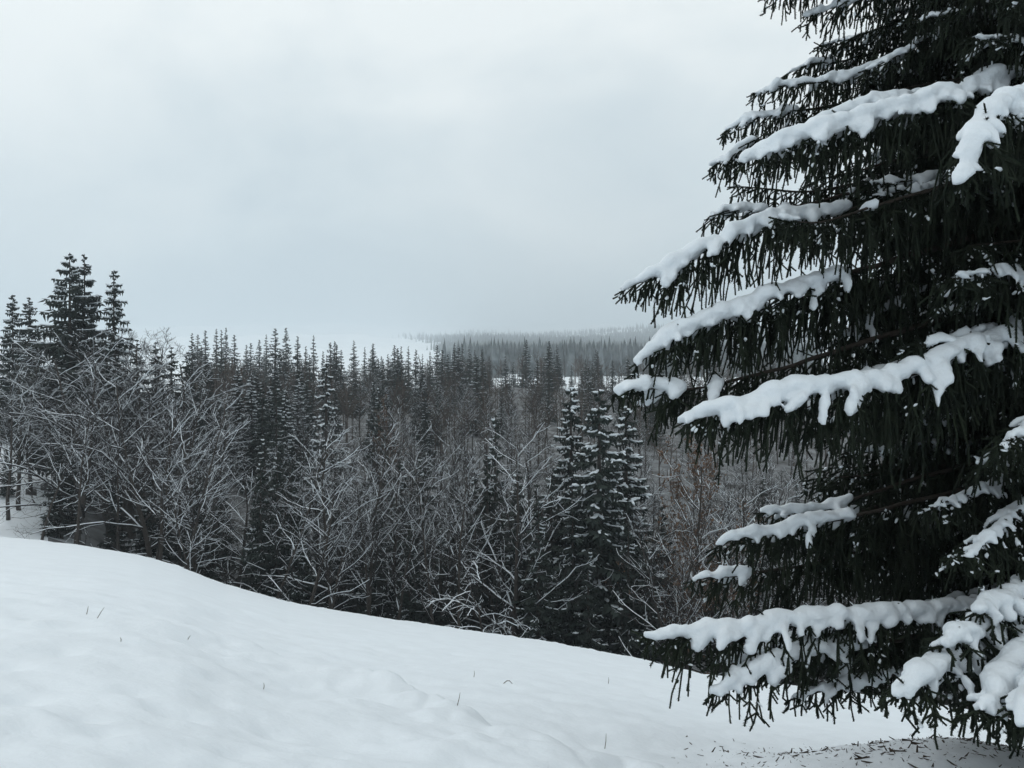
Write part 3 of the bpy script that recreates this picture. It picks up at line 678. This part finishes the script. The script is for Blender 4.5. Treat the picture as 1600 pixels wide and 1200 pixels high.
def bough(pts, seed, snow=.1, side=.45, hang=.5, gap=.067, bare=.12, speck=.3, voxel=.025, snow_from=0.0):
    """pts run from the trunk to the tip; returns wood, needle and snow meshes"""
    rg = random.Random(seed); q, Ln = resample(pts, .06); n = len(q)
    jit = np.array([[rg.gauss(0, 1) for _ in range(3)] for _ in range(n)])
    for _ in range(6): jit[1:-1] = (jit[:-2] + jit[1:-1] + jit[2:]) / 3
    q = q + jit * .02
    tan = np.gradient(q, axis=0); tan /= np.linalg.norm(tan, axis=1, keepdims=True)
    wood = [polytube(q, np.linspace(.012 + .0075 * Ln, .005, n), 6)]
    N0, N1, W0, W1 = [], [], [], []
    SC, SA, S1, S2, S3 = [], [], [], [], []          # snow that is fused
    K = []                                           # loose specks
    def line(p, d, length, bend, wig, rec):
        k = max(1, int(round(length / .14))); pts_ = [p]
        for i in range(k):
            d = d + np.array([rg.gauss(0, wig), rg.gauss(0, wig), rg.gauss(0, wig * .5) + bend]); d = d / np.linalg.norm(d)
            pts_.append(pts_[-1] + d * length / k); N0.append(pts_[-2]); N1.append(pts_[-1])
        return pts_
    zup = np.array([0, 0, 1.0])
    tip0 = q[int(n * .93):]
    for i in range(len(tip0) - 1): N0.append(tip0[i]); N1.append(tip0[i] + (tip0[i + 1] - tip0[i]) * 1.6)
    for i in range(int(n * .25), n - 2, 2): N0.append(q[i]); N1.append(q[min(n - 1, i + 2)])
    s = bare * Ln; sg = 1; clump = 1.0
    while s < Ln:
        t = s / Ln; i = min(n - 1, int(t * (n - 1))); p = q[i]; tg = tan[i]
        lat = np.cross(tg, zup); lat /= max(1e-6, np.linalg.norm(lat))
        rem = Ln - s
        sl = min(side, .10 + rem * .55) * rg.uniform(.55, 1.1)
        d = tg * rg.uniform(.55, .95) + lat * sg * rg.uniform(.6, 1.0) + zup * rg.uniform(-.40, .12)
        d /= np.linalg.norm(d)
        tw = line(p, d, sl, -.24, .09, True)
        W0.append(p); W1.append(tw[1])
        # short forking shoots in the plane of the twig
        for j in range(1, len(tw)):
            for s2 in (-1, 1):
                if rg.random() < .42:
                    l2 = np.cross(d, zup) * s2; dd = d * .7 + l2 * .8 + zup * rg.uniform(-.5, .1); line(tw[j], dd / np.linalg.norm(dd), rg.uniform(.07, .15), -.2, .05, False)
        # a few shoots that stick out of the snow
        if rg.random() < .05:
            ud = tg * .7 + lat * sg * rg.uniform(-.2, .5) + zup * rg.uniform(.3, .8); line(p, ud / np.linalg.norm(ud), snow * rg.uniform(1.1, 1.7) + .05, .02, .05, False)
        # hanging shoots
        for j in range(len(tw)):
            for _ in range(2 if rg.random() < .72 else 1):
                hl = min(hang, .07 + rem * .42) * rg.uniform(.22, 1.15)
                hd_ = np.array([rg.gauss(0, .14), rg.gauss(0, .14), -1.0]) + d * .25
                hp = line(tw[j], hd_ / np.linalg.norm(hd_), hl, -.2, .11, False)
                if rg.random() < speck * .36 * clump and len(hp) > 1:
                    for _k in range(rg.choice((1, 2, 3))):
                        K.append((hp[0] + (hp[1] - hp[0]) * rg.uniform(.1, 1.1) + np.array([rg.gauss(0, .022), rg.gauss(0, .022), 0]), hp[1] - hp[0] + np.array([rg.gauss(0, .07), rg.gauss(0, .07), .05]), rg.uniform(.3, .85)))
                for b_ in hp[1:-1] if hl > .2 else hp[1:]:
                    if rg.random() < .42:
                        ld = np.array([rg.gauss(0, .55), rg.gauss(0, .55), -.75]); line(b_, ld / np.linalg.norm(ld), rg.uniform(.05, .12), -.1, .05, False)
        # snow lying on the twig as a finger
        clump = .6 * clump + .4 * rg.uniform(.1, 1.6)
        if snow > 0 and rg.random() < (.72 if t > snow_from else .03):
            fl = sl * min(1.0, rg.uniform(.35, 1.05) * clump); acc = 0; j = 0; tail = min(1, .45 + rem * 1.1)
            rr = (.25 * snow + .032) * rg.uniform(.75, 1.35) * tail
            while acc < fl and j < len(tw) - 1:
                sub = 3
                for e_ in range(sub):
                    w = (acc / max(fl, .01)); c = tw[j] + (tw[j + 1] - tw[j]) * e_ / sub; r_ = rr * (1.1 - .30 * w) * rg.uniform(.75, 1.3)
                    SC.append(c + zup * (r_ * .30 + .008)); SA.append(tw[j + 1] - tw[j]); S1.append(r_ * 1.25); S2.append(r_ * .85); S3.append(r_ * .78)
                    acc += np.linalg.norm(tw[j + 1] - tw[j]) / sub
                    if acc >= fl: break
                j += 1
        s += gap * rg.uniform(.6, 1.35); sg = -sg
    # the ridge of snow on the bough itself
    ridge = 1.0; s = bare * Ln * 1.1
    while snow > 0 and s < Ln - .01:
        t = s / Ln; i = min(n - 1, int(t * (n - 1))); rem = Ln - s
        ridge = .6 * ridge + .4 * rg.uniform(.4, 1.6)
        if t < snow_from: s += .05; continue
        r_ = .76 * snow * ridge * min(1, .5 + rem * 1.3) * (.55 + .45 * min(1, t * 2.2))
        SC.append(q[i] + zup * (r_ * .55 + .012) + np.array([rg.gauss(0, .12), rg.gauss(0, .12), 0]) * r_); SA.append(tan[i]); S1.append(r_ * 1.3); S2.append(r_ * 1.05); S3.append(r_ * .8)
        s += max(.02, r_ * .45)
    wv, wf = join(wood + [tubes(W0, W1, np.full(len(W0), .006), np.full(len(W0), .004), 3)])
    wm = mesh('bough_wood', wv, wf, M['spruce_wood'], True)
    nv, nf = stamp(N0, N1, seed)
    nm = mesh('bough_needles', nv, nf, M['needle'])
    sm = None; parts = []
    if SC:
        v, f = blobs(SC, SA, S1, S2, S3, ICO2)
        v = v + np.stack([fbm(v[:, 0] * 9 + v[:, 2] * 5, v[:, 1] * 9 - v[:, 2] * 6, 7 + k, 2) for k in range(3)], 1) * .046 + np.stack([fbm(v[:, 0] * 24 + v[:, 2] * 9, v[:, 1] * 24 - v[:, 2] * 15, 17 + k, 2) for k in range(3)], 1) * .022
        a, b = remesh(v, f, voxel)
        tri = np.concatenate([b[:, [0, 1, 2]], b[:, [0, 2, 3]]]); parts.append((a, tri))
    if K:
        kc = np.array([k[0] for k in K]); ka = np.array([k[1] for k in K]); ks = np.array([k[2] for k in K])
        v, f = blobs(kc + np.array([0, 0, .006]), ka, .040 * ks, .020 * ks, .016 * ks, ICO1)
        v = v + np.stack([vnoise(v[:, 0] * 31 + v[:, 2] * 17, v[:, 1] * 31 - v[:, 2] * 23, 3 + k) for k in range(3)], 1) * .03; parts.append((v, f))
    if parts: sm = mesh('bough_snow', *join(parts), M['tree_snow'], True)
    return wm, nm, sm

TX, TY = 6.75, 9.0
TZ = hz(TX, TY)
spruce = obj('spruce_tree', None, loc=(TX, TY, TZ))
tag(spruce, 'huge dark near spruce with thick snow lying on its long drooping boughs', 'spruce')
base = np.array([TX, TY, TZ])
tz = np.linspace(-.5, 19, 40); rgt = np.random.RandomState(3)
tv, tf = polytube(np.stack([.04 * np.sin(tz * .7), .03 * np.cos(tz * .9), tz], 1), np.interp(tz, [-.5, .3, 4, 19], [.48, .36, .29, .03]) * (1 + .05 * rgt.randn(40)), 18)
obj('trunk', mesh('spruce_trunk', tv, tf, M['spruce_wood'], True), spruce)
def add_bough(parts, parent_loc=(0, 0, 0), rot=0.0, scale=1.0, label=None):
    w, nd, sn = parts
    o = obj('bough', w, spruce, parent_loc); o.rotation_euler = (0, 0, rot); o.scale = (scale,) * 3
    if label: o['label'] = label
    obj('needles', nd, o)['kind'] = 'stuff'
    if sn is not None: obj('snow_load', sn, o)['kind'] = 'stuff'
    return o
# the boughs the photograph shows: pixel path tip -> inwards, depth at the tip, snow radius, side twig, hanging length
HERO = [
    ([(1255, 30), (1300, 12), (1360, -10), (1480, -50)], 9.6, .07, .35, .40, .5),
    ([(1275, 76), (1325, 62), (1390, 48), (1460, 20), (1600, -20)], 10.4, .045, .35, .45, .4),
    ([(1345, 112), (1395, 90), (1445, 60), (1500, 35), (1600, 10)], 9.2, .05, .35, .45, .5),
    ([(1172, 150), (1215, 133), (1275, 130), (1335, 118), (1420, 85), (1560, 40)], 9.8, .065, .4, .42, .4),
    ([(1225, 118), (1262, 100), (1310, 96), (1400, 75), (1560, 20)], 10.6, .055, .4, .45, .4),
    ([(1124, 206), (1160, 186), (1205, 180), (1260, 172), (1400, 150), (1560, 110)], 9.9, .06, .4, .42, .4),
    ([(1104, 266), (1140, 244), (1175, 222), (1260, 205), (1420, 170), (1600, 130)], 9.4, .07, .4, .45, .4),
    ([(1152, 256), (1200, 236), (1260, 212), (1330, 194), (1400, 176), (1460, 158), (1520, 140), (1600, 118), (1680, 95)], 7.8, .125, .46, .55, .4),
    ([(1215, 232), (1260, 203), (1310, 178), (1370, 160), (1450, 145), (1600, 100)], 8.5, .09, .4, .5, .3),
    ([(1500, 298), (1512, 255), (1522, 220), (1550, 180), (1595, 155), (1680, 120)], 6.0, .115, .50, .45, .3),
    ([(1136, 292), (1180, 292), (1240, 300), (1400, 280), (1600, 220)], 9.6, .03, .4, .45, .4),
    ([(1100, 342), (1150, 326), (1205, 330), (1300, 310), (1600, 240)], 9.3, .075, .4, .45, .4),
    ([(969, 456), (1010, 438), (1060, 415), (1095, 390), (1150, 362), (1215, 338), (1300, 335), (1420, 305), (1650, 240)], 8.2, .10, .46, .62, .5),
    ([(1205, 345), (1270, 350), (1330, 335), (1440, 300), (1620, 250)], 7.6, .08, .40, .6, .4),
    ([(989, 572), (1030, 543), (1060, 520), (1120, 500), (1190, 470), (1270, 446), (1400, 405), (1660, 330)], 7.9, .12, .46, .68, .45),
    ([(1010, 545), (1050, 522), (1110, 505), (1200, 480), (1400, 430), (1660, 370)], 8.5, .08, .4, .6, .4),
    ([(957, 622), (990, 604), (1035, 610), (1110, 605), (1260, 565), (1400, 520), (1660, 440)], 7.8, .115, .42, .55, .35),
    ([(1058, 672), (1085, 652), (1150, 640), (1210, 622), (1280, 612), (1360, 600), (1440, 580), (1500, 548), (1560, 528), (1600, 508), (1680, 475)], 7.2, .125, .50, .62, .4),
    ([(1205, 612), (1260, 600), (1340, 592), (1430, 568), (1520, 520), (1660, 450)], 7.9, .07, .40, .7, .4),
    ([(1290, 545), (1340, 515), (1390, 480), (1450, 450), (1530, 410), (1660, 350)], 8.6, .05, .4, .65, .5),
    ([(1185, 806), (1230, 800), (1290, 796), (1335, 780), (1440, 745), (1660, 680)], 8.6, .085, .40, .50, .4),
    ([(1120, 850), (1160, 838), (1220, 828), (1270, 818), (1330, 808), (1420, 785), (1660, 730)], 8.0, .09, .42, .65, .4),
    ([(1160, 838), (1200, 833), (1260, 815), (1360, 795), (1660, 740)], 8.6, .07, .40, .6, .4),
    ([(1080, 910), (1110, 902), (1158, 900), (1250, 885), (1400, 850), (1660, 800)], 8.3, .085, .40, .55, .4),
    ([(1003, 1000), (1050, 998), (1100, 992), (1150, 984), (1230, 975), (1300, 970), (1400, 962), (1500, 952), (1570, 942), (1700, 910)], 7.3, .105, .42, .36, .4),
    ([(1120, 1036), (1180, 1022), (1250, 995), (1330, 975), (1450, 950), (1680, 900)], 7.7, .08, .36, .20, .2),
    ([(1103, 1086), (1150, 1062), (1200, 1042), (1262, 1020), (1320, 1012), (1450, 990), (1680, 940)], 7.0, .105, .40, .17, .2),
    ([(1190, 1050), (1250, 1025), (1310, 1015), (1450, 990), (1680, 950)], 7.6, .09, .38, .18, .2),
    ([(1242, 1090), (1300, 1076), (1350, 1062), (1400, 1056), (1500, 1035), (1680, 990)], 7.4, .055, .24, .15, .2),
    ([(1403, 1088), (1440, 1062), (1490, 1022), (1540, 985), (1600, 950), (1700, 890)], 5.6, .125, .62, .13, .2),
    ([(1532, 1118), (1560, 1080), (1590, 1030), (1640, 980), (1720, 920)], 5.3, .105, .50, .13, .15),
    ([(1592, 1150), (1600, 1105), (1625, 1050), (1690, 980)], 5.1, .10, .42, .12, .15),
    ([(1470, 1010), (1520, 990), (1570, 965), (1640, 930), (1720, 880)], 5.9, .11, .6, .25, .2),
    ([(1520, 960), (1560, 945), (1610, 915), (1700, 860)], 6.2, .10, .5, .3, .3),
    ([(1500, 875), (1540, 850), (1580, 810), (1640, 760)], 6.6, .035, .45, .45, .9),
    ([(1560, 700), (1590, 680), (1640, 640)], 6.4, .03, .45, .5, .8),
    ([(1440, 800), (1500, 780), (1560, 750), (1660, 700)], 7.4, .035, .42, .55, .7),
    ([(1195, -2), (1240, -25), (1320, -60), (1500, -120)], 9.4, .06, .35, .35, .4),
]
STOP = {0: 1380, 1: 1560, 2: 1560, 3: 1420, 5: 1260, 6: 1180, 7: 9999, 8: 1420, 9: 9999, 10: 1150, 11: 1200, 12: 1305, 13: 1240, 14: 1280, 15: 1200, 16: 1045, 17: 9999, 18: 1450, 19: 1500, 22: 1330, 23: 1160, 24: 9999, 28: 1450, 29: 9999, 30: 9999, 31: 9999, 32: 9999}
for i, (path, Yt, sn, sd_, hg, sp) in enumerate(HERO):
    m = len(path); pts = []
    px_end = path[-1][0]
    for k, (px, py) in enumerate(path):
        f = (px - path[0][0]) / (1745.0 - path[0][0]); Y = Yt + (TY - Yt) * min(1, f) ** (3.2 if i in (7, 17, 24) else 1.2)
        pts.append(P(px, py, Y))
    stop = STOP.get(i, 1320 if i < 33 else 9999); pp_ = np.array(path, float); inner = np.hypot(*(pp_[-1] - np.array([1745., pp_[-1][1]])))
    seg = np.r_[0, np.cumsum(np.hypot(*np.diff(pp_, axis=0).T))]; tot = seg[-1] + inner; sf = 0 if stop > 5000 else 1 - np.interp(stop, pp_[:, 0], seg) / tot
    last = pts[-1]; zt = last[2] + .35 * np.hypot(last[0] - TX, last[1] - TY) * .6
    pts.append(np.array([TX, TY, zt]))
    pts = [p - base for p in pts][::-1]
    add_bough(bough(pts, 500 + i, sn, sd_, hg, speck=sp, bare=.16, snow_from=sf))
# the rest of the crown, from shared boughs all round the trunk
GEN = []
for k in range(7):
    rg = random.Random(900 + k); ln = 2.6
    pts = [np.array([ln * s, rg.uniform(-.12, .12) * s, .12 * s - .55 * s * s + .18 * s ** 3]) for s in np.linspace(0, 1, 7)]
    GEN.append(bough(pts, 950 + k, snow=(.0, .0, .03, .045, .0, .035, .03)[k], side=.5, hang=.8, gap=.07, bare=.14, speck=.6, voxel=.03))
rg = random.Random(4)
z = 1.7
while z < 17.5:
    full = np.interp(z, [0, 3, 8, 18.5], [2.9, 3.1, 2.9, .5])
    n = 8 if z < 11 else 5; a0 = rg.uniform(0, 6.28)
    for k in range(n):
        a = a0 + k * 6.283 / n + rg.uniform(-.3, .3)
        lim = full * rg.uniform(.8, 1.1)
        if math.cos(a) > .3: lim *= 1.3
        add_bough(GEN[rg.randrange(7)], (0, 0, z + rg.uniform(-.1, .1)), a, lim / 2.6)
    z += .31 if z < 11 else .5

# ------------------------------------------------------------------ small things on the snow
def on_snow(px, py):
    s = np.linspace(2.2, 42, 1600); q = height((px - 800) / F * s, s); zr = -(py - 600) / F * s
    i = int(np.argmax(zr < q)); return np.array([(px - 800) / F * s[i], s[i], q[i]])
STEMS = [(134, 960, 138, 947, 'short dead grass stem, left of the leaning pair on the left snow'), (149, 966, 163, 949, 'longer leaning dead grass stem of the pair on the left snow'),
         (188, 1003, 188, 996, 'tiny dead grass stem on the nearer left snow'), (291, 998, 298, 993, 'tiny slanting grass stem on the rim of the snow bank'),
         (411, 1077, 412, 1067, 'small grass stem in the hollow behind the near bank'), (713, 1102, 719, 1082, 'upright dead grass stem in the middle of the snow field'),
         (944, 1170, 947, 1146, 'tall dead grass stem near the bottom edge of the picture'), (740, 1058, 741, 1048, 'faint grass stem on the open middle snow'), (950, 1068, 951, 1058, 'faint grass stem on the snow before the spruce boughs'),
         (1418, 1150, 1424, 1147, 'grass stem in the shade below the big spruce')]
for (x0, y0, x1, y1, lab) in STEMS:
    b = on_snow(x0, y0); Y = b[1]; t = P(x1, y1, Y); hgt = t[2] - b[2]
    v, f = polytube(np.stack([[0, 0, -.05], (t - b) * .5 + np.array([.01, 0, 0]), t - b]), [.003 + .0002 * Y, .0025 + .0002 * Y, .001 + .00012 * Y], 5)
    o = obj('grass_stem', mesh('grass_stem', v, f, M['stalk'])); o.location = b
    tag(o, lab, 'grass stem', 'dead grass stems poking through the snow')
b = on_snow(786, 1068); q = [P(786, 1068, b[1]) - b, P(792, 1063, b[1]) - b, P(796, 1063, b[1]) - b, P(801, 1068, b[1]) - b]
v, f = polytube(np.array(q) - np.array([0, 0, .01]), [.008, .009, .008, .005], 5); o = obj('grass_stem', mesh('bent_stem', v, f, M['stalk'])); o.location = b
tag(o, 'bent over grass stem forming a low arch on the middle snow', 'grass stem', 'dead grass stems poking through the snow')
# needles, cones scales and bits of twig dropped on the snow below the spruce
rs = np.random.RandomState(12); n = 3200  # many extra fine bits, standing in for deeper shade under the boughs
la_ = rs.rand(n) * 6.283; lr_ = np.sqrt(rs.rand(n)) * (.75 + .5 * rs.rand(n)); lx = 5.7 + np.cos(la_) * lr_ * 3.0 + rs.randn(n) * .35; ly = 8.5 + np.sin(la_) * lr_ * 2.9 + rs.randn(n) * .35; lz = height(lx, ly)
p0 = np.stack([lx, ly, lz], 1); dv = np.stack([rs.randn(n), rs.randn(n), np.abs(rs.randn(n)) * .45], 1); dv /= np.linalg.norm(dv, axis=1, keepdims=True)
sz = rs.uniform(.01, .085, n) * rs.rand(n) ** 1.7 + .007
lv, lf = tubes(p0 - dv * sz[:, None], p0 + dv * sz[:, None], sz * .22, sz * .08, 4)
lo = obj('fallen_twigs', mesh('fallen_twigs', lv, lf, M['litter'])); lo['kind'] = 'stuff'
lo['label'] = 'dark bits of twig strewn thickly to deepen the shade on the snow below the big spruce'; lo['category'] = 'litter'
print('objects', len(bpy.data.objects), 'tris', sum(len(m.loops) - 2 * len(m.polygons) for m in bpy.data.meshes))
